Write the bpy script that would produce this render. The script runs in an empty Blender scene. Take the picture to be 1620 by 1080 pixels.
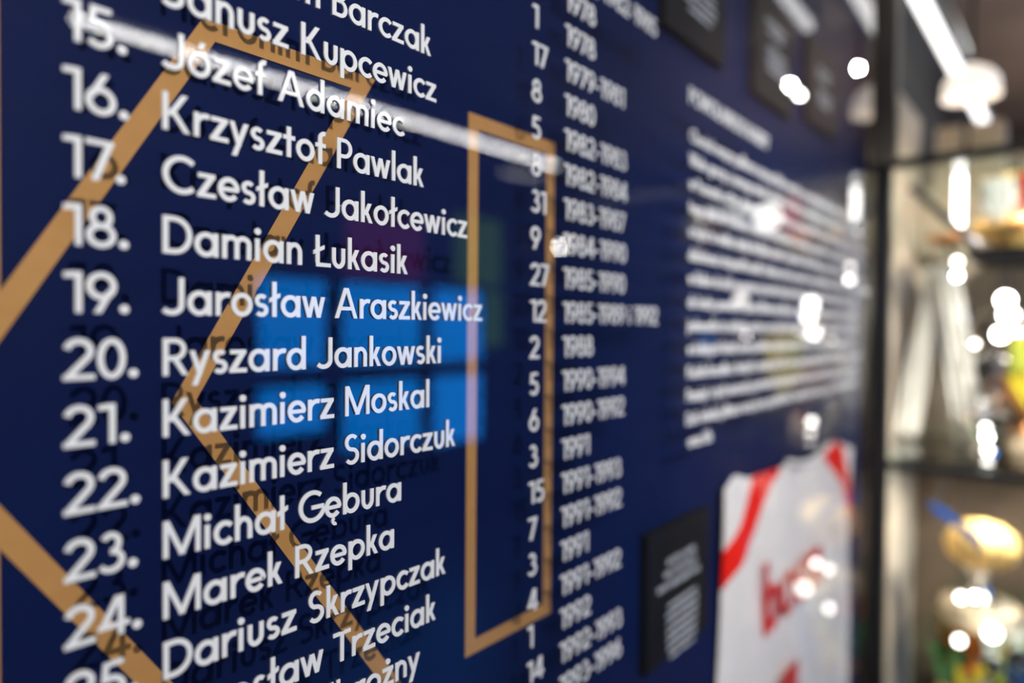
import bpy, bmesh, math, random
from mathutils import Vector, Matrix, noise

random.seed(7)
S = bpy.context.scene
COL = S.collection
PI = math.pi

# ------------------------------------------------------------------ camera
EYE = Vector((0.0, -0.4011, 1.55))
YAW, PITCH, ROLL = math.radians(39.43), -0.0185, math.radians(0.45)
cd = bpy.data.cameras.new('camera')
cam = bpy.data.objects.new('camera', cd); COL.objects.link(cam)
fw = Vector((math.cos(YAW) * math.cos(PITCH), math.sin(YAW) * math.cos(PITCH), math.sin(PITCH)))
rt = fw.cross(Vector((0, 0, 1))).normalized(); up = rt.cross(fw)
rt2 = rt * math.cos(ROLL) + up * math.sin(ROLL); up2 = up * math.cos(ROLL) - rt * math.sin(ROLL)
cam.matrix_world = Matrix(((rt2.x, up2.x, -fw.x, EYE.x), (rt2.y, up2.y, -fw.y, EYE.y), (rt2.z, up2.z, -fw.z, EYE.z), (0, 0, 0, 1)))
cd.sensor_width = 36; cd.lens = 24; cd.clip_start = 0.02; cd.clip_end = 50
cd.dof.use_dof = True; cd.dof.focus_distance = 0.495; cd.dof.aperture_fstop = 1.55; cd.dof.aperture_blades = 0
S.camera = cam

# ------------------------------------------------------------------ world, exposure
w = bpy.data.worlds.new('world'); S.world = w; w.use_nodes = True
w.node_tree.nodes['Background'].inputs[0].default_value = (0.5, 0.55, 0.7, 1)
w.node_tree.nodes['Background'].inputs[1].default_value = 0.05
vs = S.view_settings
vs.view_transform = 'Standard'; vs.look = 'None'; vs.exposure = 0.0; vs.gamma = 1.0; vs.use_curve_mapping = False


def light(kind, name, loc, aim, power, col=(1, 1, 1), **k):
    ld = bpy.data.lights.new(name, kind); ld.energy = power; ld.color = col
    for a, b in k.items(): setattr(ld, a, b)
    o = bpy.data.objects.new(name, ld); COL.objects.link(o); o.location = loc
    o.rotation_euler = (Vector(aim) - Vector(loc)).to_track_quat('-Z', 'Y').to_euler()
    return o


# ceiling spotlight aimed at the name list (its letters throw their shadows down and to the right)
light('SPOT', 'spot_key', (-0.424, -1.452, 2.518), (0.45, 0.0, 1.45), 118, (1, .965, .92), spot_size=1.25, spot_blend=.6, shadow_soft_size=.018)
light('SPOT', 'right_fill_spot', (0.75, -1.55, 2.62), (1.6, 0.0, 1.25), 150, (1, .96, .93), spot_size=.95, spot_blend=.7, shadow_soft_size=.03)  # added spot that brightens the paragraph and jersey, no fixture behind it
light('AREA', 'ambient_fill', (-0.4, -1.7, 2.88), (0.2, -0.4, 1.2), 26, (.93, .95, 1), shape='RECTANGLE', size=1.6, size_y=1.2)  # added ambient fill, placed where the glass does not mirror it
light('SPOT', 'case_top', (2.36, -0.36, 1.97), (2.5, -0.25, 1.2), 22, (1, .93, .84), spot_size=2.4, spot_blend=.5, shadow_soft_size=.02)
light('SPOT', 'case_top_far', (2.5, -0.72, 1.97), (2.5, -0.6, 1.2), 12, (1, .93, .84), spot_size=2.4, spot_blend=.5, shadow_soft_size=.02)
light('SPOT', 'case_low', (2.34, -0.30, 1.165), (2.45, -0.2, .5), 14, (1, .93, .84), spot_size=2.4, spot_blend=.5, shadow_soft_size=.02)
light('SPOT', 'case_front_fill', (1.70, -1.05, 2.35), (2.5, -0.2, 1.45), 110, (1, .95, .88), spot_size=1.1, spot_blend=.5, shadow_soft_size=.03)  # added spot brightening the case from the front, no fixture behind it
light('SPOT', 'case_front_low_fill', (1.45, -1.0, 1.95), (2.45, -0.2, .85), 48, (1, .94, .85), spot_size=.8, spot_blend=.5, shadow_soft_size=.03)  # added low spot to light the front of the ball trophy


light('AREA', 'ceiling_fill', (4.3, -0.7, 2.1), (4.3, -0.7, 2.9), 14, (1, .86, .74), shape='RECTANGLE', size=1.6, size_y=1.0)  # unseen light added to brighten the far ceiling, faces up


# ------------------------------------------------------------------ materials
def mat(name, base, rough=.5, metal=0.0, emit=None, es=0, bump=0, bscale=200, var=0, vscale=8, spec=.5, trans=0, ior=1.45):
    m = bpy.data.materials.new(name); m.use_nodes = True
    nt = m.node_tree; b = nt.nodes['Principled BSDF']
    b.inputs['Base Color'].default_value = (*base, 1); b.inputs['Roughness'].default_value = rough
    b.inputs['Metallic'].default_value = metal; b.inputs['Specular IOR Level'].default_value = spec
    b.inputs['Transmission Weight'].default_value = trans; b.inputs['IOR'].default_value = ior
    if emit:
        b.inputs['Emission Color'].default_value = (*emit, 1); b.inputs['Emission Strength'].default_value = es
    tc = nt.nodes.new('ShaderNodeTexCoord')
    if bump:
        n = nt.nodes.new('ShaderNodeTexNoise'); n.inputs['Scale'].default_value = bscale; n.inputs['Detail'].default_value = 3
        nt.links.new(tc.outputs['Object'], n.inputs['Vector'])
        bp = nt.nodes.new('ShaderNodeBump'); bp.inputs['Strength'].default_value = bump; bp.inputs['Distance'].default_value = .002
        nt.links.new(n.outputs['Fac'], bp.inputs['Height']); nt.links.new(bp.outputs[0], b.inputs['Normal'])
    if var:
        n = nt.nodes.new('ShaderNodeTexNoise'); n.inputs['Scale'].default_value = vscale; n.inputs['Detail'].default_value = 4
        nt.links.new(tc.outputs['Object'], n.inputs['Vector'])
        r = nt.nodes.new('ShaderNodeValToRGB')
        r.color_ramp.elements[0].position = .3; r.color_ramp.elements[1].position = .7
        r.color_ramp.elements[0].color = (*[c * (1 - var) for c in base], 1)
        r.color_ramp.elements[1].color = (*[min(1, c * (1 + var)) for c in base], 1)
        nt.links.new(n.outputs['Fac'], r.inputs[0]); nt.links.new(r.outputs[0], b.inputs['Base Color'])
    return m


def glass_mat(name, ior=1.6, tint=(1, 1, 1)):
    """clear sheet glass: passes light straight on, mirrors by Fresnel at its outer faces"""
    m = bpy.data.materials.new(name); m.use_nodes = True; nt = m.node_tree; nt.nodes.clear()
    out = nt.nodes.new('ShaderNodeOutputMaterial'); mx = nt.nodes.new('ShaderNodeMixShader')
    tr = nt.nodes.new('ShaderNodeBsdfTransparent'); gl = nt.nodes.new('ShaderNodeBsdfGlossy')
    fr = nt.nodes.new('ShaderNodeFresnel'); ge = nt.nodes.new('ShaderNodeNewGeometry')
    sub = nt.nodes.new('ShaderNodeMath'); sub.operation = 'SUBTRACT'; sub.inputs[0].default_value = 1
    mul = nt.nodes.new('ShaderNodeMath'); mul.operation = 'MULTIPLY'
    tr.inputs[0].default_value = (*tint, 1); gl.inputs['Roughness'].default_value = 0.0
    fr.inputs['IOR'].default_value = ior
    nt.links.new(ge.outputs['Backfacing'], sub.inputs[1]); nt.links.new(fr.outputs[0], mul.inputs[0]); nt.links.new(sub.outputs[0], mul.inputs[1])
    nt.links.new(mul.outputs[0], mx.inputs[0]); nt.links.new(tr.outputs[0], mx.inputs[1]); nt.links.new(gl.outputs[0], mx.inputs[2])
    nt.links.new(mx.outputs[0], out.inputs[0])
    return m


M = dict(
    board=mat('navy_laminate', (.0024, .0084, .053), .6, bump=.15, bscale=900, var=.12, vscale=5, spec=.14),
    gold=mat('gold_print', (.50, .255, .08), .55, bump=.2, bscale=1200, var=.05, vscale=60, spec=.3),
    white=mat('white_vinyl', (.80, .795, .775), .06, spec=.5),
    glass=glass_mat('clear_glass', 1.62), shelfglass=glass_mat('shelf_glass', 1.5, (.93, 1, .97)),
    plaque=mat('black_plaque', (.007, .007, .007), .6, var=.2, vscale=30, spec=.2),
    grey_print=mat('grey_print', (.66, .69, .74), .6),
    taupe_reflect=mat('post_brown_reflection', (.12, .10, .08), .6, var=.1, vscale=9),
    black=mat('black_metal', (.010, .010, .011), .4, .2), dark_metal=mat('dark_bracket', (.03, .03, .035), .45, .3),
    shirt=mat('white_jersey_cloth', (.80, .765, .72), .85, bump=.3, bscale=500, var=.04, vscale=20, spec=.2),
    red=mat('red_jersey_cloth', (.88, .010, .004), .9, bump=.3, bscale=500, spec=.2),
    redprint=mat('red_print', (.62, .03, .03), .7),
    wall=mat('charcoal_paint', (.014, .014, .016), .8, bump=.1, bscale=80, var=.15, vscale=3),
    ceil=mat('dark_ceiling', (.16, .115, .09), .85, bump=.1, bscale=60, var=.3, vscale=1.5),
    floor=mat('grey_floor', (.06, .058, .055), .35, bump=.1, bscale=40, var=.2, vscale=2),
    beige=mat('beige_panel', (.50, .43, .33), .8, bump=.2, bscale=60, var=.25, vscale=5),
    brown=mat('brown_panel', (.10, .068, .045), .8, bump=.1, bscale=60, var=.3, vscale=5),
    silver=mat('polished_silver', (.86, .85, .82), .16, 1.0), goldm=mat('polished_gold', (1.0, .66, .18), .42, 1.0, var=.1, vscale=12),
    goldsatin=mat('satin_gold', (.90, .58, .20), .55, .35, var=.15, vscale=25),
    bulbf=mat('far_lamp_lens', (.9, .9, .9), .5, emit=(1, .97, .92), es=110),
    bulbm=mat('mid_lamp_lens', (.9, .9, .9), .5, emit=(1, .98, .95), es=230), glint_bulb_dim=mat('dim_glint_lamp_lens', (.9, .9, .9), .5, emit=(1, .95, .86), es=11),
    bronze=mat('bronze', (.62, .30, .12), .35, 1.0), marble=mat('pale_stone', (.52, .42, .28), .5, var=.25, vscale=25),
    wood=mat('dark_wood', (.06, .03, .018), .5, var=.4, vscale=20), blue=mat('blue_ribbon_cloth', (.005, .10, .42), .9, spec=.1),
    green=mat('green_cloth', (.06, .16, .05), .8, var=.3, vscale=20), lime=mat('lime_cloth', (.42, .48, .06), .8, var=.2, vscale=20),
    orange=mat('orange_cloth', (.80, .22, .03), .7, var=.2, vscale=20), yellow=mat('yellow_cloth', (.62, .50, .02), .7, var=.2, vscale=15),
    scarf=mat('white_scarf_cloth', (.66, .66, .60), .9, bump=.4, bscale=200, var=.1, vscale=12),
    navycloth=mat('navy_cloth', (.02, .05, .16), .8),
    tube=mat('white_lamp_diffuser', (.9, .9, .9), .5, emit=(1, .99, .97), es=32),
    tube2=mat('white_strip_diffuser', (.9, .9, .9), .5, emit=(1, .98, .95), es=2.4),
    led=mat('led_emitter', (.9, .9, .9), .5, emit=(1, .98, .92), es=9),
    bulb=mat('spotlight_lens', (.9, .9, .9), .5, emit=(1, .99, .95), es=1300),
    glint_bulb=mat('glint_lamp_lens', (.9, .9, .9), .5, emit=(1, .96, .9), es=30),
    shade=mat('warm_lampshade', (.9, .85, .8), .6, emit=(1, .86, .72), es=.95),
    sblue=mat('blue_screen_light', (.01, .02, .05), .3, emit=(.0, .22, .80), es=9.0),
    spur=mat('purple_screen_light', (.02, .01, .02), .3, emit=(.30, .03, .22), es=1.7),
    sgrn=mat('green_screen_light', (.01, .02, .01), .3, emit=(.12, .30, .05), es=1.9),
)


# ------------------------------------------------------------------ helpers
def link(name, me, m=None, parent=None, smooth=False):
    o = bpy.data.objects.new(name, me); COL.objects.link(o)
    if m: me.materials.append(m)
    if smooth:
        for p in me.polygons: p.use_smooth = True
    if parent: o.parent = parent
    return o


def obj(name, bm, m, parent=None, smooth=False):
    me = bpy.data.meshes.new(name)
    bmesh.ops.recalc_face_normals(bm, faces=bm.faces)
    bm.to_mesh(me); bm.free()
    o = link(name, me, m, parent, smooth)
    return o


def tag(o, label=None, cat=None, group=None, kind=None):
    for k, v in (('label', label), ('category', cat), ('group', group), ('kind', kind)):
        if v: o[k] = v
    return o


def empty(name, loc, label, cat, group=None, rz=0):
    o = bpy.data.objects.new(name, None); COL.objects.link(o)
    o.location = loc; o.rotation_euler = (0, 0, rz); o.empty_display_size = .05
    return tag(o, label, cat, group)


def box(bm, x0, x1, y0, y1, z0, z1, bev=0):
    r = bmesh.ops.create_cube(bm, size=1)
    for v in r['verts']:
        v.co = Vector((x0 + (v.co.x + .5) * (x1 - x0), y0 + (v.co.y + .5) * (y1 - y0), z0 + (v.co.z + .5) * (z1 - z0)))
    if bev:
        es = list({e for v in r['verts'] for e in v.link_edges})
        bmesh.ops.bevel(bm, geom=es, offset=bev, segments=2, affect='EDGES', profile=.6)
    return bm


def bx(*a, bev=0): return box(bmesh.new(), *a, bev=bev)


def lathe(prof, n=40, cx=0, cy=0, bm=None):
    bm = bm or bmesh.new(); rings = []
    for r, z in prof:
        if r < 1e-5: rings.append([bm.verts.new((cx, cy, z))])
        else: rings.append([bm.verts.new((cx + r * math.cos(2 * PI * k / n), cy + r * math.sin(2 * PI * k / n), z)) for k in range(n)])
    for a, b in zip(rings, rings[1:]):
        for k in range(n):
            k2 = (k + 1) % n
            if len(a) == 1 and len(b) == 1: break
            if len(a) == 1: bm.faces.new((a[0], b[k], b[k2]))
            elif len(b) == 1: bm.faces.new((a[k], b[0], a[k2]))
            else: bm.faces.new((a[k], b[k], b[k2], a[k2]))
    return bm


def tube(pts, r, n=10, bm=None):
    bm = bm or bmesh.new(); rings = []
    pts = [Vector(p) for p in pts]
    for i, p in enumerate(pts):
        d = (pts[min(i + 1, len(pts) - 1)] - pts[max(i - 1, 0)]).normalized()
        a = d.cross(Vector((0.13, 0.31, 0.94)))
        if a.length < .1: a = d.cross(Vector((1, 0, 0)))
        a.normalize(); b = d.cross(a)
        rr = r[i] if isinstance(r, (list, tuple)) else r
        rings.append([bm.verts.new(p + (a * math.cos(2 * PI * k / n) + b * math.sin(2 * PI * k / n)) * rr) for k in range(n)])
    for x, y in zip(rings, rings[1:]):
        for k in range(n):
            bm.faces.new((x[k], x[(k + 1) % n], y[(k + 1) % n], y[k]))
    bm.faces.new(rings[0]); bm.faces.new(rings[-1][::-1])
    return bm


# ------------------------------------------------------------------ the room
def struct(name, bm, m): return tag(obj(name, bm, m), kind='structure')


struct('floor', bx(-2.6, 6.1, -3.5, .2, -.1, 0), M['floor'])
struct('ceiling', bx(-2.6, 6.1, -3.5, .2, 2.95, 3.05), M['ceil'])
struct('wall_back', bx(-2.6, 6.1, .08, .2, 0, 2.95), M['wall'])
struct('wall_front', bx(-2.6, 6.1, -3.5, -3.4, 0, 2.95), M['wall'])
struct('wall_left', bx(-2.6, -2.5, -3.4, .08, 0, 2.95), M['wall'])
struct('wall_right', bx(6.0, 6.1, -3.4, .08, 0, 2.95), M['brown'])
struct('baseboard_back', bx(-2.5, 2.0, .062, .08, 0, .12, bev=.004), M['black'])

# ------------------------------------------------------------------ stroke font (unit = cap height)
T, TH = .140, .126
DIM = {'detail': 14}


def arc(cx, cy, rx, ry, a0, a1, n=None):
    n = n or max(4, int(DIM['detail'] * abs(a1 - a0) / 180))
    return [(cx + rx * math.cos(math.radians(a0 + (a1 - a0) * i / n)), cy + ry * math.sin(math.radians(a0 + (a1 - a0) * i / n))) for i in range(n + 1)]


def H_(x0, x1, y0, y1): return ('p', [(x0, y0), (x1, y0), (x1, y1), (x0, y1)])


def V_(x, y0, y1, w=T): return H_(x, x + w, y0, y1)


def D_(x0, y0, x1, y1, w=None):
    """slanted stroke from (x0,y0) to (x1,y1), left edges, cut level at both ends"""
    w = w or T * .96 * math.sqrt(1 + ((x1 - x0) / (y1 - y0)) ** 2)
    return ('p', [(x0, y0), (x0 + w, y0), (x1 + w, y1), (x1, y1)])


def S_(pts, closed=False, w=T): return ('s', pts, closed, w / 2)


def ring(cx, cy, rx, ry, w=T): return S_(arc(cx, cy, rx - w / 2, ry - w / 2, 0, 360, DIM['detail'] * 2)[:-1], True, w)


def dot(cx, cy, r=.10): return ('p', arc(cx, cy, r, r, 0, 360, 14)[:-1])


XH = .66
h = T / 2
def scurve(wd, ht, y0=0.0):
    """an S: two arcs joined, fitted to outer box wd x ht"""
    rx = wd / 2 - h; cx = wd / 2; r2 = (ht - T * .92) / 4
    yt = y0 + ht - T * .46 - r2; yb = y0 + T * .46 + r2
    up_ = arc(cx, yt, rx * .92, r2, 38, 250); dn = arc(cx, yb, rx, r2, 70, -142)
    return S_(up_ + dn, False, T * .93)


def glyph(c):
    """-> (width, pieces, left_bearing, right_bearing)"""
    s, r, o = .06, .03, .015
    if c == 'o': return .65, [ring(.325, .33, .325, .345)], r, r
    if c == 'ó': g = glyph('o'); return g[0], g[1] + [D_(.27, .76, .36, .95)], r, r
    if c == 'a': return .67, [ring(.325, .33, .325, .345), V_(.67 - T, 0, XH)], r, s
    if c == 'ą': return .67, glyph('a')[1] + [S_(arc(.66, -.1, .1, .1, 100, 290), False, .1)], r, s
    if c == 'd': return .67, [ring(.325, .33, .325, .345), V_(.67 - T, 0, 1.05)], r, s
    if c == 'b': return .67, [ring(.345, .33, .325, .345), V_(0, 0, 1.05)], s, r
    if c == 'p': return .67, [ring(.345, .33, .325, .345), V_(0, -.3, XH)], s, r
    if c == 'g': return .67, [ring(.325, .33, .325, .345), S_([(.67 - h, XH), (.67 - h, -.02)] + arc(.34, -.04, .67 - h - .34, .2, 0, -140))], r, s
    if c == 'c': return .56, [S_(arc(.325, .33, .325 - h, .345 - h, 42, 318))], r, o
    if c == 'ć': return .56, glyph('c')[1] + [D_(.27, .76, .36, .95)], r, o
    if c == 'e': return .63, [S_([(.57, .33)] + arc(.32, .33, .32 - h, .345 - h, 0, 322)), H_(.1, .60, .33 - .06, .33 + .06)], r, r
    if c == 'ę': return .63, glyph('e')[1] + [S_(arc(.40, -.13, .09, .1, 110, 300), False, .1)], r, r
    if c == 'r': return .43, [V_(0, 0, XH), S_(arc(.34, .33, .34 - h, .33 - h + .01, 175, 72))], s, 0
    if c == 'n': return .53, [V_(0, 0, XH), V_(.53 - T, 0, .36), S_(arc(.265, .36, .265 - h, .315 - h, 0, 180))], s, s
    if c == 'ń': return .53, glyph('n')[1] + [D_(.2, .76, .29, .95)], s, s
    if c == 'h': return .53, [V_(0, 0, 1.05), V_(.53 - T, 0, .36), S_(arc(.265, .36, .265 - h, .315 - h, 0, 180))], s, s
    if c == 'm':
        return .88, [V_(0, 0, XH), V_(.44 - h, 0, .42), V_(.88 - T, 0, .42), S_(arc(.26, .42, .26 - h, .255 - h, 0, 180)), S_(arc(.62, .42, .26 - h, .255 - h, 0, 180))], s, s
    if c == 'u': return .51, [V_(0, .28, XH), V_(.51 - T, .28, XH), S_(arc(.255, .28, .255 - h, .295 - h, 180, 360))], s, s
    if c == 'i': return .17, [V_(.006, 0, XH), dot(.085, .87)], s, s
    if c == 'j': return .17, [S_([(.085, XH), (.085, -.12)] + arc(-.06, -.14, .145, .13, 0, -70)), dot(.085, .87)], s, s
    if c == 'l': return T, [V_(0, 0, 1.05)], s, s
    if c == 'ł': return .36, [V_(.10, 0, 1.05), ('p', [(0, .42), (0, .55), (.36, .72), (.36, .59)])], 0, 0
    if c == 'k': return .51, [V_(0, 0, 1.05), D_(.09, .25, .29, XH), D_(.33, 0, .12, .40)], s, 0
    if c == 't': return .40, [V_(.12, 0, .92), H_(0, .40, XH - .13, XH)], o, o
    if c == 'f': return .40, [S_([(.10 + h, 0), (.10 + h, .80)] + arc(.10 + h + .15, .80, .15, .18, 180, 75)), H_(0, .37, XH - .13, XH)], o, 0
    if c == 's': return .45, [scurve(.45, .68, -.01)], r, r
    if c == 'ś': return .45, glyph('s')[1] + [D_(.16, .76, .25, .95)], r, r
    if c == 'z': return .52, [H_(.02, .50, XH - TH, XH), H_(0, .52, 0, TH), D_(0, TH * .7, .50 - T * 1.3, XH - TH * .7, T * 1.3)], r, r
    if c == 'ż': return .52, glyph('z')[1] + [dot(.26, .87)], r, r
    if c == 'ź': return .52, glyph('z')[1] + [D_(.2, .76, .29, .95)], r, r
    if c == 'w': return .88, [D_(.19, 0, 0, XH), D_(.19, 0, .36, XH), D_(.54, 0, .36, XH), D_(.54, 0, .71, XH)], 0, 0
    if c == 'v': return .58, [D_(.20, 0, 0, XH), D_(.20, 0, .41, XH)], 0, 0
    if c == 'y': return .61, [D_(.22, 0, 0, XH), D_(.08, -.30, .44, XH)], 0, 0
    # capitals
    if c == 'A': return .94, [D_(0, 0, .36, 1), D_(.75, 0, .39, 1), H_(.2, .74, .26, .38)], 0, 0
    if c == 'B': return .58, [V_(0, 0, 1), S_([(T * .5, 1 - TH / 2), (.26, 1 - TH / 2)] + arc(.26, .76, .20, 1 - TH / 2 - .76, 90, -90) + [(T * .5, .52)], False, TH), S_([(T * .5, .52), (.28, .52)] + arc(.28, .295, .58 - h - .28, .295 - TH / 2, 90, -90) + [(T * .5, TH / 2)], False, TH)], s, r
    if c == 'C': return .88, [S_(arc(.51, .5, .51 - h, .515 - h, 48, 312))], r, o
    if c == 'D': return .78, [V_(0, 0, 1), S_([(T * .5, 1 - TH / 2), (.30, 1 - TH / 2)] + arc(.30, .5, .78 - h - .30, .5 - TH / 2, 90, -90) + [(T * .5, TH / 2)], False, T * .95)], s, r
    if c == 'G': return .90, [S_(arc(.51, .5, .51 - h, .515 - h, 48, 352)), H_(.47, .93, .40, .53)], r, r
    if c == 'H': return .72, [V_(0, 0, 1), V_(.72 - T, 0, 1), H_(.1, .62, .44, .57)], s, s
    if c == 'I': return T, [V_(0, 0, 1)], s, s
    if c == 'J': return .56, [S_([(.56 - h, 1), (.56 - h, .26)] + arc(.23, .26, .33 - h, .275 - h, 0, -142))], o, s
    if c == 'K': return .77, [V_(0, 0, 1), D_(.10, .40, .50, 1), D_(.56, 0, .14, .58)], s, 0
    if c == 'L': return .56, [V_(0, 0, 1), H_(0, .56, 0, TH)], s, 0
    if c == 'Ł': return .64, [V_(.08, 0, 1), H_(.08, .64, 0, TH), ('p', [(0, .38), (0, .51), (.40, .70), (.40, .57)])], 0, 0
    if c == 'M': return 1.0, [V_(0, 0, 1, T * .95), V_(1 - T * .95, 0, 1, T * .95), D_(.43, .02, .0, 1), D_(.41, .02, .84, 1)], s, s
    if c == 'N': return .78, [V_(0, 0, 1), V_(.78 - T, 0, 1), D_(.78 - T * 1.2, 0, 0, 1, T * 1.2)], s, s
    if c == 'O': return 1.0, [ring(.5, .5, .5, .515)], r, r
    if c == 'P': return .60, [V_(0, 0, 1), S_([(T * .5, 1 - TH / 2), (.28, 1 - TH / 2)] + arc(.28, .68, .60 - h - .28, .32 - TH / 2, 90, -90) + [(T * .5, .36 + TH / 2)], False, TH)], s, o
    if c == 'R': return .70, [V_(0, 0, 1), S_([(T * .5, 1 - TH / 2), (.30, 1 - TH / 2)] + arc(.30, .70, .62 - h - .30, .30 - TH / 2, 90, -90) + [(T * .5, .40 + TH / 2)], False, TH), D_(.51, 0, .22, .46)], s, 0
    if c == 'S': return .60, [scurve(.60, 1.03, -.015)], r, r
    if c == 'T': return .70, [V_(.35 - h, 0, 1), H_(0, .70, 1 - TH, 1)], 0, 0
    if c == 'W': return 1.2, [D_(.25, 0, 0, 1), D_(.25, 0, .52, 1), D_(.79, 0, .52, 1), D_(.79, 0, 1.03, 1)], 0, 0
    if c == 'Y': return .76, [V_(.38 - h, 0, .5), D_(.31, .42, 0, 1), D_(.30, .42, .58, 1)], 0, 0
    if c == 'Z': return .70, [H_(.03, .67, 1 - TH, 1), H_(0, .70, 0, TH), D_(0, TH * .7, .67 - T * 1.25, 1 - TH * .7, T * 1.25)], r, r
    # figures
    if c == '0': return .66, [ring(.33, .5, .33, .515)], .02, .02
    if c == '1': return .42, [V_(.42 - T - .01, 0, 1), ('p', [(.02, .84), (.02, .97), (.25, 1.0), (.36, 1.0), (.36, .86)])], .02, .06
    if c == '2': return .69, [S_(arc(.335, .70, .33 - h, .315 - h, 168, -38) + [(.12, .10)]), H_(0, .69, 0, TH)], .02, .03
    if c == '3': return .63, [S_(arc(.30, .73, .255 - h, .285 - h, 150, -92), False, T * .95), S_(arc(.30, .29, .33 - h, .305 - h, 92, -150), False, T * .95)], .02, .03
    if c == '4': return .74, [V_(.46, 0, 1), H_(0, .74, .20, .20 + TH), D_(.02, .24, .40, 1, T * 1.15)], .02, .02
    if c == '5': return .64, [H_(.11, .58, 1 - TH, 1), D_(.065, .50, .12, 1), S_(arc(.30, .31, .34 - h, .33 - h, 118, -140))], .02, .03
    if c == '6': return .69, [ring(.345, .33, .345, .345), D_(.045, .42, .36, 1, T * 1.15)], .02, .02
    if c == '7': return .63, [H_(0, .63, 1 - TH, 1), D_(.12, 0, .63 - T * 1.2, 1 - TH * .5, T * 1.15)], .02, 0
    if c == '8': return .68, [ring(.34, .735, .265, .28, T * .93), ring(.34, .29, .34, .305, T * .97)], .02, .02
    if c == '9': return .69, [ring(.345, .67, .345, .345), D_(.33 - T * 1.15, 0, .645 - T * 1.15, .58, T * 1.15)], .02, .02
    if c == '.': return .22, [dot(.11, .11, .115)], .05, .05
    if c == ',': return .2, [('p', [(.02, -.14), (.12, -.14), (.2, .18), (.05, .18)])], .03, .03
    if c == '-': return .36, [H_(0, .36, .32, .45)], .05, .05
    if c == '?': return .5, [S_(arc(.25, .75, .2, .18, 165, -60) + [(.25, .3)]), dot(.25, .1)], .04, .04
    return .38, [], 0, 0


def text_mesh(name, txt, u, z, size, m, parent, y=-.0004, depth=.0009, track=0.0, align='L', detail=14, plane='XZ'):
    """raised lettering on a wall-parallel surface; u is its left edge, z its baseline, y the surface it sits on"""
    DIM['detail'] = detail
    V, Fc = [], []; x = 0.0; k = 0; first = True
    for c in txt:
        if c == ' ': x += .36 + track; continue
        wd, pcs, lb, rb = glyph(c)
        if not first: x += lb
        first = False
        for pc in pcs:
            k += 1; dy = depth * (1 + .04 * (k % 5))
            if pc[0] == 'p':
                b = len(V); n = len(pc[1])
                for a, c2 in pc[1]: V.append((x + a, c2, dy))
                for a, c2 in pc[1]: V.append((x + a, c2, 0))
                Fc.append(tuple(range(b, b + n)))
                for i in range(n): Fc.append((b + i, b + n + i, b + n + (i + 1) % n, b + (i + 1) % n))
            else:
                _, P, closed, hw = pc; n = len(P); b = len(V)
                for i in range(n):
                    if closed: p0, p1, p2 = P[i - 1], P[i], P[(i + 1) % n]
                    else: p0, p1, p2 = P[max(i - 1, 0)], P[i], P[min(i + 1, n - 1)]
                    d1 = Vector((p1[0] - p0[0], p1[1] - p0[1])); d2 = Vector((p2[0] - p1[0], p2[1] - p1[1]))
                    if d1.length < 1e-6: d1 = d2.copy()
                    if d2.length < 1e-6: d2 = d1.copy()
                    d1.normalize(); d2.normalize(); t = (d1 + d2)
                    t = t.normalized() if t.length > 1e-4 else d1
                    nn = Vector((-t.y, t.x)); cs = max(.55, nn.dot(Vector((-d1.y, d1.x)))); q = hw / cs
                    L = (p1[0] + nn.x * q, p1[1] + nn.y * q); R = (p1[0] - nn.x * q, p1[1] - nn.y * q)
                    for a in (L, R): V.append((x + a[0], a[1], dy))
                    for a in (L, R): V.append((x + a[0], a[1], 0))
                for i in range(n if closed else n - 1):
                    a, e = b + 4 * i, b + 4 * ((i + 1) % n)
                    Fc += [(a, a + 1, e + 1, e), (a, e, e + 2, a + 2), (a + 1, a + 3, e + 3, e + 1)]
                if not closed:
                    e = b + 4 * (n - 1); Fc += [(b, b + 2, b + 3, b + 1), (e, e + 1, e + 3, e + 2)]
        x += wd + rb + track
    off = 0 if align == 'L' else (-x / 2 if align == 'C' else -x)
    me = bpy.data.meshes.new(name)
    me.from_pydata([(u + (a + off) * size, y - d, z + b2 * size) for a, b2, d in V], [], Fc)
    me.update()
    o = link(name, me, m, parent)
    return o, x * size


# ------------------------------------------------------------------ the navy display board and its gold outlines
BY = .042
board = empty('display_board', (.8, BY, 0), 'tall navy blue display board with gold outlined letters behind the lettered glass', 'board')
obj('board_panel', bx(-1.6 - .8, 2.04 - .8, 0, .018, .5, 2.75), M['board'], board)


def outline(pts, wd, name):
    """band of constant width just inside a closed polygon (counter-clockwise or clockwise)"""
    n = len(pts); A = sum(pts[i][0] * pts[(i + 1) % n][1] - pts[(i + 1) % n][0] * pts[i][1] for i in range(n))
    sg = 1 if A > 0 else -1; inn = []
    for i in range(n):
        p0, p1, p2 = Vector(pts[i - 1]), Vector(pts[i]), Vector(pts[(i + 1) % n])
        d1 = (p1 - p0).normalized(); d2 = (p2 - p1).normalized()
        n1 = Vector((-d1.y, d1.x)) * sg; n2 = Vector((-d2.y, d2.x)) * sg
        b = (n1 + n2).normalized(); inn.append(p1 + b * (wd / b.dot(n1)))
    bm = bmesh.new(); R = []
    for i in range(n):
        R.append([bm.verts.new((a[0] - .8, yy, a[1])) for a, yy in ((pts[i], 0), (pts[i], -.0006), (inn[i], -.0006), (inn[i], 0))])
    for i in range(n):
        a, b = R[i], R[(i + 1) % n]
        for k in range(3): bm.faces.new((a[k], a[k + 1], b[k + 1], b[k]))
    return obj(name, bm, M['gold'], board)


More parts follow.
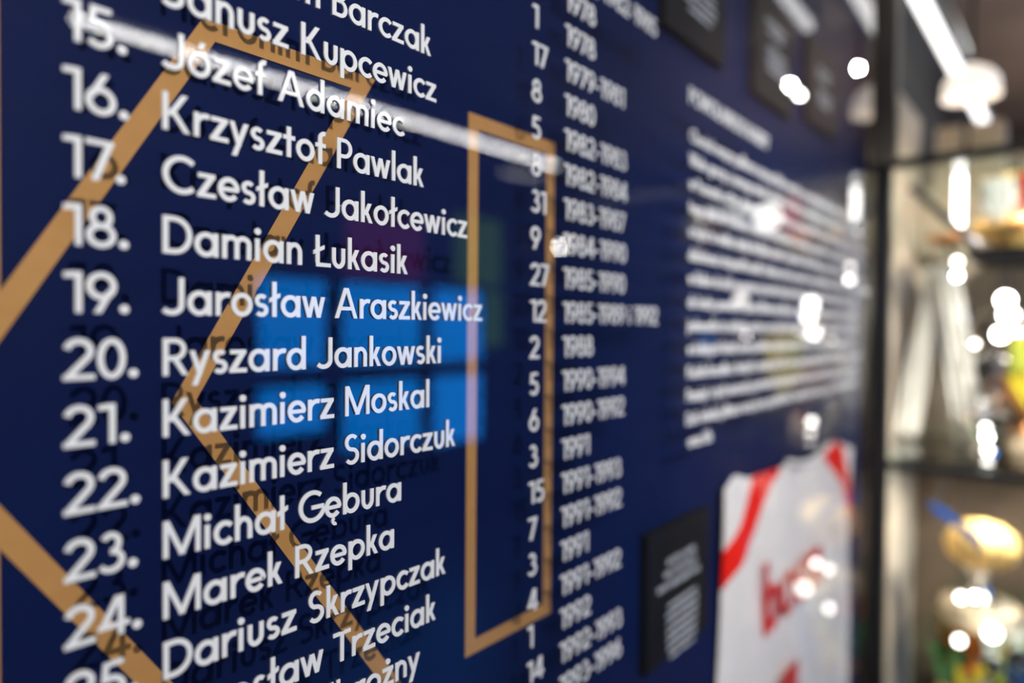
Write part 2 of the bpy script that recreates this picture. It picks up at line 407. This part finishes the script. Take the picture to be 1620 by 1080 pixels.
outline([(-.03, 1.752), (.108, 1.752), (.108, 1.568), (.2185, 1.752), (.3605, 1.752), (.2135, 1.502), (.397, 1.236), (.240, 1.236), (.107, 1.43), (.107, 1.236), (-.03, 1.236)], .0135, 'gold_outline')
outline([(.4717, 1.236), (.6090, 1.236), (.6090, 1.7535), (.4717, 1.7535)], .0137, 'gold_outline')

# ------------------------------------------------------------------ glass pane with white lettering
HC, PR, CAP = 1.55, .035, .0215
pane = empty('lettered_glass', (.2, 0, .45), 'large clear glass pane carrying white lettering in front of the navy board', 'glass')
obj('glass_sheet', bx(-1.8, 1.842, 0.0, .006, .05, 2.3), M['glass'], pane)


def put(name, txt, u, z, size=CAP, **k):
    o, wd = text_mesh(name, txt, u - .2, z - .45, size, M['white'], pane, **k)
    return wd


def base(row): return HC - (row + .14 - 19.636) * PR - .5 * CAP


for r in range(14, 27): put('list_number', '%d.' % r, .1240, base(r))
names = ['Hieronim Barczak', 'Janusz Kupcewicz', 'Józef Adamiec', 'Krzysztof Pawlak', 'Czesław Jakołcewicz', 'Damian Łukasik', 'Jarosław Araszkiewicz',
         'Ryszard Jankowski', 'Kazimierz Moskal', 'Kazimierz Sidorczuk', 'Michał Gębura', 'Marek Rzepka', 'Dariusz Skrzypczak', 'Mirosław Trzeciak', 'Jerzy Podbrożny', 'Norbert Tyrajski']
for k, t in enumerate(names): put('name_lettering', t, .1738, base(13 + k))
for k, t in enumerate('1 17 8 5 8 31 9 27 12 2 5 6 3 15 7 3 4 1 14'.split()): put('shirt_number', t, .5136, base(11 + k))
years = ['1978, 1982-1985', '1978', '1978', '1979-1981', '1980', '1982-1983', '1982-1984', '1983-1987', '1984-1990', '1985-1990', '1985-1989 i 1992', '1988', '1990-1994',
         '1990-1992', '1991', '1991-1993', '1991-1992', '1991', '1991-1992', '1992', '1992-1993', '1993-1996']
for k, t in enumerate(years): put('year_lettering', t, .5675, base(9 + k), detail=10)
put('heading_lettering', 'POWOŁANI DO KADRY', .8552, 1.8633 - .011, .0225, detail=8)
para = ['Chociaż wszyscy piłkarze naszego klubu marzyli o grze w kadrze tylko nieliczni dostali szansę debiutu', 'Wielu graczy z naszego miasta trafiało do kadry po udanych meczach ligowych oraz pucharowych',
        'w Poznaniu od lat szkolono zawodników którzy potem grali w reprezentacji swojego kraju i za granicą', 'tego dnia na stadionie zasiadło wielu kibiców a drużyna wygrała mecz po pięknym golu w końcówce',
        'a była to wielka chwila dla klubu miasta i regionu o której długo jeszcze pisano w prasie sportowej', 'debiutanci otrzymali koszulki z białym orłem na piersi oraz pamiątkowe medale i okolicznościowe dyplomy',
        'w klubie do dziś wspomina się tamte lata jako najlepszy okres w historii całej drużyny seniorów', 'do kadry powołano łącznie kilkunastu piłkarzy z tego pokolenia oraz trenera i jego asystenta',
        'jedenastka ta zdobyła puchar oraz tytuł mistrza kraju i wystąpiła w rozgrywkach europejskich', 'w kolejnych latach nowe pokolenie zajęło miejsce tych którzy zakończyli swoje piękne kariery',
        'Każda koszulka z tamtych czasów jest dziś cenną pamiątką dla kibiców i klubowego muzeum sportu', 'Pamięć o tych meczach przetrwała dzięki zdjęciom które można dzisiaj oglądać na tej wystawie',
        'Dziś młodzi piłkarze uczą się na przykładach z tamtych lat i marzą o grze w białych koszulkach']
for k, t in enumerate(para):
    z = 1.811 - k * .03175
    put('paragraph_line', t, .858, z - .0085, .0175, detail=5)
put('paragraph_line', 'dla niej.', .866, 1.811 - 12.0 * .03175 - .0085, .0175, detail=5) if False else None
put('paragraph_line', 'oraz kib', .864, 1.811 - 13 * .03175 - .0075, .0175, detail=5)


# ------------------------------------------------------------------ small black plaques on the board
def plaque(u0, z0, u1, z1, label, lines, seed):
    p = empty('plaque', (u0, BY - .012, z0), label, 'plaque', 'black caption plaques on the navy board')
    W, Hh = u1 - u0, z1 - z0
    obj('plate', bx(0, W, 0, .012, 0, Hh, bev=.0015), M['plaque'], p)
    rnd = random.Random(seed); words = ['koszulka', 'reprezentacji', 'mecz', 'z', 'roku', 'piłkarz', 'kadry', 'w', 'barwach', 'klubu', 'puchar', 'oraz', 'medal']
    def ln(n):
        s = ''
        while len(s) < n: s += rnd.choice(words) + ' '
        return s[:n].strip()
    z = Hh - .055
    for n in lines[0]:
        text_mesh('caption_heading', ln(n).upper(), W / 2 + rnd.uniform(-.006, .006), z, .0085, M['grey_print'], p, y=0, depth=.0006, align='C', detail=4); z -= .0165
    z -= .012
    for n in lines[1]:
        text_mesh('caption_line', ln(n), W / 2 + .008, z, .0068, M['grey_print'], p, y=0, depth=.0006, align='C', detail=4); z -= .0122
    return p


plaque(.812, 1.088, 1.010, 1.277, 'black caption plaque on the board just left of the white jersey', ((17, 19, 21), (24, 25, 26, 26, 25, 22, 19)), 1)
plaque(.845, 1.963, 1.047, 2.155, 'black caption plaque above the start of the long paragraph', ((17, 19), (24, 25, 26, 24, 20)), 2)
plaque(1.176, 1.963, 1.380, 2.155, 'black caption plaque in the middle of the top row, above the paragraph', ((17, 15), (24, 25, 26, 22)), 3)
plaque(1.480, 1.990, 1.700, 2.165, 'rightmost black caption plaque of the top row, nearest the corner post', ((17, 15), (24, 25, 22)), 4)

# ------------------------------------------------------------------ football jersey pinned to the board
JX, JZ, JY = 1.065, .56, BY - .004
jersey = empty('jersey', (JX, JY, JZ), 'white football jersey with red shoulder stripes pinned to the navy board', 'jersey')
JW, JH = .82, .745


def jtop(a):      # upper edge of the spread shirt, a in 0..1 across
    z = 1.292
    if a < .05: z = 1.292 + .019 * math.sin(a / .05 * PI / 2)
    elif a < .13: z = 1.311 - .017 * (a - .05) / .08
    elif a > .36 and a < .72: z = 1.293 - .020 * math.sin((a - .36) / .36 * PI)
    elif a > .80: z = 1.290 - .035 * (a - .80) / .20
    return z - JZ


def jside(zr): return 0


def jrelief(x, z):
    v = noise.noise(Vector((x * 4.5 + z * 2.2, z * 1.6 - x, 3.1))) * .011
    v += noise.noise(Vector((x * 13 + z * 5, z * 5, 1.7))) * .004
    v += .004 * math.sin(x * 30 + z * 9)
    return -.010 - v * 1.0 - .006 * math.sin(PI * min(1, max(0, x / JW)))


def left_edge(z): return (.000 if z > .45 else -.006 + .004 * math.sin(z * 60)) 


def jpatch(name, inside, m, lift=0, nx=260, nz=230):
    bm = bmesh.new(); G = {}
    def vert(i, j):
        if (i, j) not in G:
            a = i / nx; b = j / nz; zt = jtop(a); z = b * zt; x = left_edge(z) + a * (JW - left_edge(z))
            G[(i, j)] = bm.verts.new((x, jrelief(x, z) - lift, z))
        return G[(i, j)]
    for i in range(nx):
        for j in range(nz):
            a = (i + .5) / nx; b = (j + .5) / nz
            if inside(a * JW, b * jtop(a)): bm.faces.new((vert(i, j), vert(i + 1, j), vert(i + 1, j + 1), vert(i, j + 1)))
    r = bmesh.ops.extrude_face_region(bm, geom=bm.faces[:])
    for g in r['geom']:
        if isinstance(g, bmesh.types.BMVert): g.co.y += .004
    return obj(name, bm, m, jersey, True)


def along(z, P):      # x of a boundary given as (z, x) pairs, highest first
    if z >= P[0][0]: return P[0][1]
    for (za, xa), (zb, xb) in zip(P, P[1:]):
        if z >= zb: return xb + (xa - xb) * (z - zb) / (za - zb)
    return None


def stripeL(x, z):
    a = along(z, ((.735, .125), (.715, .104), (.666, .060), (.640, .012), (.625, -.01), (.40, -.01)))
    b = along(z, ((.735, .250), (.708, .206), (.649, .140), (.607, .076), (.568, -.005)))
    return a is not None and b is not None and a < x < b


def stripeR(x, z):
    a = along(z, ((.732, .510), (.686, .593), (.650, .660), (.605, .722), (.560, .760), (.50, .83)))
    b = along(z, ((.732, .640), (.701, .731), (.649, .783), (.614, .804), (.56, .83), (.40, .83)))
    return a is not None and b is not None and a < x < b


jpatch('shirt_body', lambda x, z: not stripeL(x, z) and not stripeR(x, z), M['shirt'])
jpatch('red_stripe', stripeL, M['red'], .0008)
jpatch('red_stripe', stripeR, M['red'], .0008)
cb = tube([(JW * (.36 + .36 * k / 12), -.016, jtop(.36 + .36 * k / 12) + .003) for k in range(13)], .006, 8)
obj('collar', cb, M['shirt'], jersey, True)
text_mesh('shirt_lettering', 'bosm', .155, .445, .125, M['redprint'], jersey, y=-.022, depth=.002, detail=10)
text_mesh('shirt_lettering', '1', .255, .110, .225, M['redprint'], jersey, y=-.024, depth=.002, detail=10)

# ------------------------------------------------------------------ corner post and showcase to the right
case = empty('display_case', (2.09, -.5, 0), 'black framed glass display case full of trophies right of the board', 'display case')


def cpart(name, x0, x1, y0, y1, z0, z1, m, bev=.002):
    return obj(name, bx(x0 - 2.09, x1 - 2.09, y0 + .5, y1 + .5, z0, z1, bev=bev), m, case)


cpart('corner_post', 2.044, 2.078, -.020, .022, 0, 2.0, M['black'])
cpart('upper_post', 2.044, 2.082, -.030, .030, 2.0, 2.94, M['taupe_reflect'])  # colour stands in for a brownish reflection on the upper post
for (x, y) in ((2.05, -1.02), (2.80, -1.02)):
    cpart('corner_post', x, x + .034, y, y + .034, 0, 2.05, M['black'])
for z in (1.985, 1.180, .10):
    cpart('front_rail', 2.050, 2.074, -.986, -.020, z, z + .024, M['black'])
    cpart('side_rail', 2.084, 2.80, -1.015, -.995, z, z + .022, M['black'])
cpart('glass_shelf', 2.095, 2.795, -.98, -.012, 2.012, 2.022, M['shelfglass'], 0)
cpart('glass_shelf', 2.095, 2.795, -.98, -.012, 1.207, 1.217, M['shelfglass'], 0)
cpart('wooden_base', 2.10, 2.80, -.98, -.012, .128, .16, M['wood'])
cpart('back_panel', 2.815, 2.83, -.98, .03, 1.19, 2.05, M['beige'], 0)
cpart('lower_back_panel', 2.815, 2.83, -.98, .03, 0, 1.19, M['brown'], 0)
cpart('side_panel', 2.084, 2.812, .030, .045, 0, 2.30, M['beige'], 0)
cpart('metal_shelf', 2.30, 2.80, -.97, -.165, 1.762, 1.786, M['dark_metal'])
cpart('small_shelf', 2.25, 2.80, -.97, -.10, .700, .715, M['shelfglass'], 0)
obj('shelf_strut', tube([(2.26 - 2.09, -.03 + .5, 1.97), (2.30 - 2.09, -.19 + .5, 1.79)], .012), M['dark_metal'], case)
cpart('beige_column', 2.83, 2.95, -.21, -.11, 0, 2.27, M['beige'], 0)
cpart('beige_column', 2.83, 2.93, -.09, -.01, 0, 2.27, M['beige'], 0)


def lamp_strip(name, a, b, r, m, label, cat='lamp', group=None):
    t = empty(name, a, label, cat, group)
    d = Vector(b) - Vector(a)
    obj('diffuser', tube([(0, 0, 0), d], r, 12), m, t)
    off = d.normalized().cross(Vector((0, 0, 1)))
    bm = bmesh.new()
    if off.length > .5:
        x0, x1 = sorted((0, d.x)); y0, y1 = sorted((0, d.y))
        box(bm, x0 - (r if abs(d.y) > abs(d.x) else 0), x1 + (r if abs(d.y) > abs(d.x) else 0), y0 - (r if abs(d.x) > abs(d.y) else 0), y1 + (r if abs(d.x) > abs(d.y) else 0), r * .8, r * 2.4)
    else:
        box(bm, r * .8, r * 2.4, -r, r, min(0, d.z), max(0, d.z))
    obj('housing', bm, M['dark_metal'], t)
    return t


lamp_strip('tube_lamp', (0.98, -2.64, 2.75), (4.09, -2.56, 2.75), .013, M['tube'], 'long white tube lamp under the ceiling mirrored as the pale streak across the names', group=None)
lamp_strip('tube_lamp', (1.98, -.060, 2.45), (4.17, -.098, 2.45), .019, M['tube2'], 'white tube lamp seen directly above the display case at the right')
lamp_strip('tube_lamp', (1.35, -.20, 2.45), (2.12, -.22, 2.45), .016, M['tube2'], 'second white tube lamp above the case, farther from the wall than its neighbour')
lamp_strip('light_strip', (2.36, -.46, 1.965), (2.36, -.66, 1.965), .016, M['tube2'], 'level light strip under the upper glass shelf of the display case')
gl = empty('globe_lamp', (2.34, -.405, 1.935), 'round white globe lamp under the upper glass shelf, mirrored as the big blob', 'lamp')
bm = bmesh.new(); bmesh.ops.create_uvsphere(bm, u_segments=24, v_segments=16, radius=.042)
obj('globe', bm, M['led'], gl, True)
obj('cap', lathe([(.016, .038), (.016, .055), (.006, .06), (.006, .074), (0, .074)], 20), M['dark_metal'], gl)
lamp_strip('light_strip', (2.36, -.138, 1.86), (2.36, -.138, 2.006), .011, M['led'], 'upright bright light strip standing left of the small metal shelf in the case')


def spotlight(loc, label, r=.010, m='bulb', group='ceiling spotlights', d=(-.9, .2, -.5)):
    t = empty('spotlight', loc, label, 'spotlight', group)
    q = Vector(d).to_track_quat('Z', 'Y').to_matrix().to_4x4()
    bm = lathe([(0, -.10), (r * 1.5, -.10), (r * 1.7, -.08), (r * 1.8, -.004), (r * 1.35, -.004), (r * 1.3, -.03), (0, -.03)], 24); bmesh.ops.transform(bm, matrix=q, verts=bm.verts)
    obj('lamp_housing', bm, M['black'], t, True)
    bm = lathe([(0, .004), (r * .7, .002), (r, -.004), (0, -.006)], 24); bmesh.ops.transform(bm, matrix=q, verts=bm.verts)
    obj('lens', bm, M[m], t, True)
    z1 = 2.95 - loc[2]
    if z1 < 1.0: obj('stem', tube([(0, 0, r * 1.6) + Vector(d).normalized() * -.05 if False else (-.05 * Vector(d).normalized().x, -.05 * Vector(d).normalized().y, .05), (-.05 * Vector(d).normalized().x, -.05 * Vector(d).normalized().y, z1)], .006, 8), M['black'], t)
    return t


spotlight((3.42, -.378, 2.75), 'ceiling spotlight mirrored as the bright disc nearest the corner post')
spotlight((3.452, -.69, 2.75), 'ceiling spotlight mirrored as the brighter disc over the middle plaque')
spotlight((3.62, -.696, 2.75), 'ceiling spotlight mirrored as the lower, greyer disc of the pair', m='bulbm')
spotlight((5.18, -3.28, 2.317), 'far spotlight mirrored as the striped disc beside the gold rectangle', r=.030, m='bulbf', d=(-.8, .57, -.12))
lamp_strip('tube_lamp', (3.98, -2.98, 2.74), (4.32, -2.86, 2.74), .020, M['tube2'], 'short dim tube lamp just beyond the far end of the long one')

sh = empty('dome_lamp', (2.62, -.135, 2.33), 'glowing warm dome lamp above the case under the tube lamp', 'lamp')
obj('lamp_shade', lathe([(.080, -.03), (.076, .02), (.055, .05), (.02, .07), (0, .072)], 36), M['shade'], sh, True)
obj('ceiling_rod', tube([(0, 0, .08), (0, 0, .59)], .005), M['black'], sh)


# ------------------------------------------------------------------ trophies and keepsakes
def cup(loc, s, label, m, bowl=1.0, handles=True, base='wood', cat='trophy', lid=False, group=None):
    t = empty('trophy_cup', loc, label, cat, group)
    obj('plinth', lathe([(0, 0), (.045 * s, 0), (.045 * s, .02 * s), (.038 * s, .024 * s), (.038 * s, .045 * s), (0, .045 * s)], 36), M[base], t, False)
    b = bowl
    prof = [(0, .045), (.030, .046), (.028, .055), (.010, .065), (.008, .085), (.014, .092), (.009, .10), (.022, .112), (.045 * b, .135), (.058 * b, .17), (.060 * b, .20), (.064 * b, .215), (.060 * b, .213), (.055 * b, .198), (.050 * b, .165), (.03 * b, .135), (0, .128)]
    obj('bowl', lathe([(r * s, z * s) for r, z in prof], 44), M[m], t, True)
    if handles:
        for sg in (-1, 1):
            pts = [(0, sg * (.05 * b + .038 * math.sin(a)) * s, (.165 - .045 * math.cos(a)) * s) for a in [PI * k / 10 for k in range(11)]]
            obj('handle', tube(pts, .0045 * s, 8), M[m], t, True)
    if lid:
        obj('lid', lathe([(0, .275 * s), (.008 * s, .27 * s), (.010 * s, .262 * s), (.005 * s, .25 * s), (.03 * b * s, .235 * s), (.062 * b * s, .217 * s)], 36), M[m], t, True)
    return t


def ball_trophy(loc, s, label, m, base='marble'):
    t = empty('ball_trophy', loc, label, 'trophy')
    obj('plinth', lathe([(0, 0), (.095 * s, 0), (.10 * s, .012 * s), (.10 * s, .05 * s), (.085 * s, .062 * s), (0, .064 * s)], 40), M[base], t)
    obj('stem', lathe([(.05 * s, .062 * s), (.03 * s, .08 * s), (.018 * s, .11 * s), (.03 * s, .14 * s), (.045 * s, .155 * s), (0, .158 * s)], 36), M['silver'], t, True)
    bm = bmesh.new(); bmesh.ops.create_icosphere(bm, subdivisions=2, radius=.085 * s)
    bmesh.ops.bevel(bm, geom=bm.edges[:], offset=.0035 * s, segments=1, affect='EDGES')
    for v in bm.verts: v.co.z = v.co.z * .86 + .222 * s; v.co.y *= 1.12
    obj('ball', bm, M[m], t, False)
    return t


def medal(loc, label, rib, m='goldm', s=1.0, group='medals in the display case', lean=0.0):
    t = empty('medal', loc, label, 'medal', group)
    bm = lathe([(0, -.004), (.03 * s, -.004), (.034 * s, -.002), (.034 * s, .002), (.03 * s, .004), (.026 * s, .002), (0, .002)], 32)
    bmesh.ops.rotate(bm, verts=bm.verts, matrix=Matrix.Rotation(-PI / 2, 3, 'Y'))
    obj('disc', bm, M[m], t, True)
    bm = bmesh.new()
    for sg in (-1, 1):
        y1 = sg * .045 * s + lean
        q = [bm.verts.new(p) for p in ((-.002, -.012 * s, .03 * s), (-.002, .012 * s, .03 * s), (-.002 + .012 * sg, y1 + .012 * s, .17 * s), (-.002 + .012 * sg, y1 - .012 * s, .17 * s))]
        q2 = [bm.verts.new(v.co + Vector((.002, 0, 0))) for v in q]
        bm.faces.new(q); bm.faces.new(q2[::-1])
        for k in range(4): bm.faces.new((q[k], q2[k], q2[(k + 1) % 4], q[(k + 1) % 4]))
    obj('ribbon', bm, M[rib], t)
    return t


def cloth_strip(name, pts, wd, m, parent, fold=.006):
    """hanging cloth: centreline points (x,y,z), width along Y, gentle folds, real thickness"""
    bm = bmesh.new(); rows = []
    for i, (p, ww) in enumerate(zip(pts, wd)):
        rows.append([bm.verts.new((p[0] + fold * math.sin(k * 1.7 + i * .35) * (k / 12 + .2), p[1] + ww * (k / 12 - .5), p[2])) for k in range(13)])
    for a, b in zip(rows, rows[1:]):
        for k in range(12): bm.faces.new((a[k], a[k + 1], b[k + 1], b[k]))
    r = bmesh.ops.extrude_face_region(bm, geom=bm.faces[:])
    for g in r['geom']:
        if isinstance(g, bmesh.types.BMVert): g.co.x += .003
    return obj(name, bm, m, parent, True)


def pennant(loc, wd, ht, label, m1, m2, group='pennants in the display case'):
    t = empty('pennant', loc, label, 'pennant', group)
    cloth_strip('cloth', [(0, 0, ht - ht * k / 12) for k in range(13)], [wd if k < 7 else wd * (1 - (k - 7) / 6) + .004 for k in range(13)], M[m1], t, .004)
    cloth_strip('band', [(-.004, wd * .3, ht - ht * .5 * k / 6) for k in range(7)], [wd * .3] * 7, M[m2], t, .002)
    obj('rod', tube([(0, -wd * .6, ht + .004), (0, wd * .6, ht + .004)], .004), M['goldm'], t, True)
    obj('cord', tube([(0, -wd * .5, ht + .006), (0, 0, ht + .05), (0, wd * .5, ht + .006)], .0012, 6), M['scarf'], t)
    return t


# white scarf hanging over a peg as an inverted V
sc = empty('scarf', (2.40, -.09, 1.22), 'long white scarf draped over a peg behind the corner post', 'scarf')
for sg, w0 in ((1, .050), (-1, .062)):
    cloth_strip('scarf_end', [(.012 * sg, sg * (.018 + .068 * (k / 14) ** 1.1), .53 - .53 * k / 14) for k in range(15)], [w0 + .018 * k / 14 for k in range(15)], M['scarf'], sc, .010)
obj('peg', tube([(.0, 0, .535), (.40, 0, .535)], .010), M['dark_metal'], sc)
for k in range(9): pass

# middle compartment
cup((2.42, -.300, 1.217), 1.0, 'small bronze cup on the lower glass shelf in front of the silver one', 'bronze', base='marble')
cup((2.665, -.30, 1.217), 1.9, 'large silver two-handled cup on the lower glass shelf near the right picture edge', 'silver', lid=False)
cup((2.62, -.65, 1.217), 1.55, 'silver cup farther from the post on the lower glass shelf', 'silver')
pl = empty('glass_bowl', (2.30, -.215, 1.217), 'cut glass bowl on the lower glass shelf beside the white scarf', 'bowl')
obj('bowl', lathe([(0, 0), (.03, 0), (.03, .008), (.012, .02), (.03, .04), (.055, .08), (.062, .11), (.057, .11), (.05, .082), (.025, .045), (0, .036)], 16), M['silver'], pl)
lc = empty('silver_plate', (2.50, -.215, 1.30), 'round silver plate on a stand between the scarf and the large cup', 'plate')
bm = lathe([(0, .004), (.055, .004), (.07, .010), (.085, .016), (.085, .012), (.07, .006), (.055, 0), (0, 0)], 30)
bmesh.ops.rotate(bm, verts=bm.verts, matrix=Matrix.Rotation(-PI / 2 + .2, 3, 'Y')); bmesh.ops.translate(bm, verts=bm.verts, vec=(0, 0, .10))
obj('dish', bm, M['silver'], lc, True)
obj('stand', tube([(.03, -.03, -.083), (.03, 0, .04), (.03, .03, -.083)], .005), M['dark_metal'], lc)
pennant((2.28, -.325, 1.34), .12, .20, 'yellow pennant on the right of the large silver cup', 'yellow', 'lime')
pennant((2.76, -.09, 1.40), .08, .24, 'blue and green pennant hanging behind the silver plate', 'blue', 'green')

# small metal shelf
dish = empty('gold_dish', (2.44, -.262, 1.786), 'shallow gold dish on the small metal shelf under the upright light', 'dish')
obj('dish', lathe([(0, 0), (.04, 0), (.045, .02), (.085, .045), (.10, .06), (.105, .085), (.10, .086), (.09, .065), (.04, .03), (0, .028)], 40), M['goldsatin'], dish, True)
pennant((2.32, -.232, 1.86), .075, .12, 'white pennant hanging above the gold dish', 'shirt', 'scarf')
pennant((2.31, -.315, 1.85), .060, .13, 'red pennant hanging above the gold dish, right of the white one', 'red', 'red')
cup((2.48, -.47, 1.786), .95, 'silver cup on the small metal shelf beyond the gold dish', 'silver')
cup((2.48, -.70, 1.786), .95, 'gold cup on the small metal shelf, farthest from the post', 'goldm')
ob = empty('bronze_dish', (2.66, -.075, 1.835), 'bronze dish fixed high behind the corner post', 'dish')
obj('dish', lathe([(0, 0), (.03, 0), (.05, .012), (.072, .03), (.068, .032), (.045, .018), (0, .01)], 36), M['bronze'], ob, True)
obj('bracket', tube([(0, 0, 0), (.15, 0, -.02)], .008), M['dark_metal'], ob)
def puck(x, y, z, lb, m, r):  # glowing discs added mostly as glints on the trophies, a few as mirrored lamps
    t = empty('glint_lamp', (x, y, z), lb, 'lamp', 'small lamps inside the display case')
    bm = lathe([(0, 0), (r, 0), (r, r * .75), (r * .7, r), (0, r * 1.1)], 16); bmesh.ops.rotate(bm, verts=bm.verts, matrix=Matrix.Rotation(-PI / 2 - .0, 3, 'Y'))
    obj('lens', bm, M[m], t, True)
    if z < 1.2: zt = 1.206
    elif z < 1.3: zt = 1.2175
    else: zt = 1.7615 if y < -.165 and x > 2.302 else 2.0115
    obj('rod', tube([(.002, 0, 0), (.002, 0, zt - z)], .0016, 6), M['dark_metal'], t)


puck(2.32, -.141, 1.752, 'upper, paler of two added glints below the upright light strip', 'glint_bulb_dim', .009)
puck(2.32, -.141, 1.712, 'lower, brighter of two added glints below the upright light strip', 'glint_bulb', .009)
puck(2.32, -.255, 1.640, 'topmost added highlight over the rim of the large silver cup', 'glint_bulb', .018)  # these four glowing discs are added as the silver cup's blown highlight
puck(2.32, -.262, 1.600, 'second added highlight, just over the large silver cup', 'glint_bulb', .018)
puck(2.32, -.245, 1.545, 'third added highlight, left of the middle of the large silver cup', 'glint_bulb', .016)
puck(2.32, -.285, 1.540, 'added highlight at the right picture edge by the large silver cup', 'glint_bulb', .014)
puck(2.24, -.225, 1.268, 'added glint just over the lower glass shelf', 'glint_bulb', .009)
puck(2.24, -.228, 1.232, 'added glint touching the lower glass shelf surface', 'glint_bulb_dim', .009)
puck(2.31, -.46, 1.535, 'small lamp mirrored as the striped disc among the paragraph lines', 'glint_bulb', .007)
puck(2.31, -.188, 1.518, 'small lamp mirrored as the dim disc near the end of the paragraph', 'glint_bulb_dim', .007)
puck(2.31, -.480, 1.660, 'added glint mirrored as the pale spot in the middle of the paragraph', 'glint_bulb_dim', .018)

# lower compartment
ball_trophy((2.38, -.206, .715), 1.0, 'gold ball trophy on a pale round plinth under a blue ribbon', 'goldsatin')
cup((2.44, -.46, .715), 1.4, 'silver cup right of the gold ball trophy in the lower part of the case', 'silver')
rb = empty('ribbon', (2.27, -.16, .99), 'broad blue ribbon hanging slantwise over the gold ball trophy', 'ribbon')
bm = bmesh.new()
rr = [((.0, .075, .075), (.0, .055, .045)), ((.0, .04, .06), (.0, .02, .025)), ((.0, 0, .035), (.0, -.015, -.005)), ((.0, -.05, .0), (.0, -.06, -.045))]
vv = [[bm.verts.new(p) for p in pr] for pr in rr]
for a, b in zip(vv, vv[1:]): bm.faces.new((a[0], b[0], b[1], a[1]))
r = bmesh.ops.extrude_face_region(bm, geom=bm.faces[:])
for g in r['geom']:
    if isinstance(g, bmesh.types.BMVert): g.co.x += .004
obj('cloth', bm, M['blue'], rb)
obj('hook', tube([(0, .06, .06), (.45, .06, .10)], .004), M['dark_metal'], rb)
cup((2.42, -.19, .50), .95, 'small orange enamelled cup under the ball trophy', 'orange', base='marble')
for (y, z, m, lb, s) in ((-.13, .56, 'green', 'dark green pennant low in the case beside the orange cup', 1), (-.255, .58, 'lime', 'lime green pennant low in the case right of the orange cup', 1),
                         (-.30, .50, 'navycloth', 'navy pennant at the lower right picture edge', 1), (-.45, .52, 'red', 'red pennant low in the case beyond the navy one', 1)):
    pennant((2.50, y, z - .10), .085, .22, lb, m, m)
for k, (y, z, lb, rbn) in enumerate(((-.185, .475, 'gold medal lowest in the case under the orange cup', 'yellow'), (-.13, .50, 'gold medal hanging left of the orange cup', 'green'), (-.24, .62, 'silver medal on a pale ribbon right of the orange cup', 'scarf'),
                                     (-.30, .66, 'silver medal farther right near the picture edge', 'scarf'))):
    medal((2.32, y, z), lb, rbn, 'goldm' if k < 2 else 'silver', .8)
puck(2.24, -.205, .828, 'bright added glint on the neck of the gold ball trophy', 'glint_bulb', .008)
puck(2.26, -.172, .812, 'paler added glint left of the bright one under the gold ball', 'glint_bulb_dim', .010)
puck(2.26, -.17, .69, 'added glint by the orange cup', 'glint_bulb_dim', .011)
puck(2.26, -.245, .735, 'added glint at the right of the pale plinth', 'glint_bulb_dim', .018)

# ------------------------------------------------------------------ lit screens on the opposite wall (seen mirrored in the glass)
def screen(x0, x1, z0, z1, m, label, group):
    t = empty('screen', (x0, -3.4, z0), label, 'screen', group)
    obj('bezel', bx(-.02, x1 - x0 + .02, 0, .05, -.02, z1 - z0 + .02, bev=.004), M['black'], t)
    obj('display', bx(0, x1 - x0, .045, .054, 0, z1 - z0), M[m], t)


G = 'blue lit screens on the opposite wall'
for c, (x0, x1, nm) in enumerate(((2.18, 2.65, 'left'), (2.79, 3.48, 'middle'), (3.62, 4.16, 'right'))):
    screen(x0, x1, 1.30, 1.85, 'sblue', 'blue lit screen mirrored in the glass, %s of the upper row' % nm, G)
    screen(x0, x1, (.88, .72, .66)[c], 1.18, 'sblue', 'blue lit screen mirrored in the glass, %s of the lower row' % nm, G)
screen(2.81, 3.50, 1.90, 2.32, 'spur', 'dim purple screen above the middle blue screen', 'dim coloured screens')
screen(3.85, 4.40, 1.91, 2.45, 'sgrn', 'dim green screen above and right of the blue screens', 'dim coloured screens')
screen(4.20, 4.42, 1.40, 1.86, 'sgrn', 'narrow green screen at the right end of the blue screens', 'dim coloured screens')
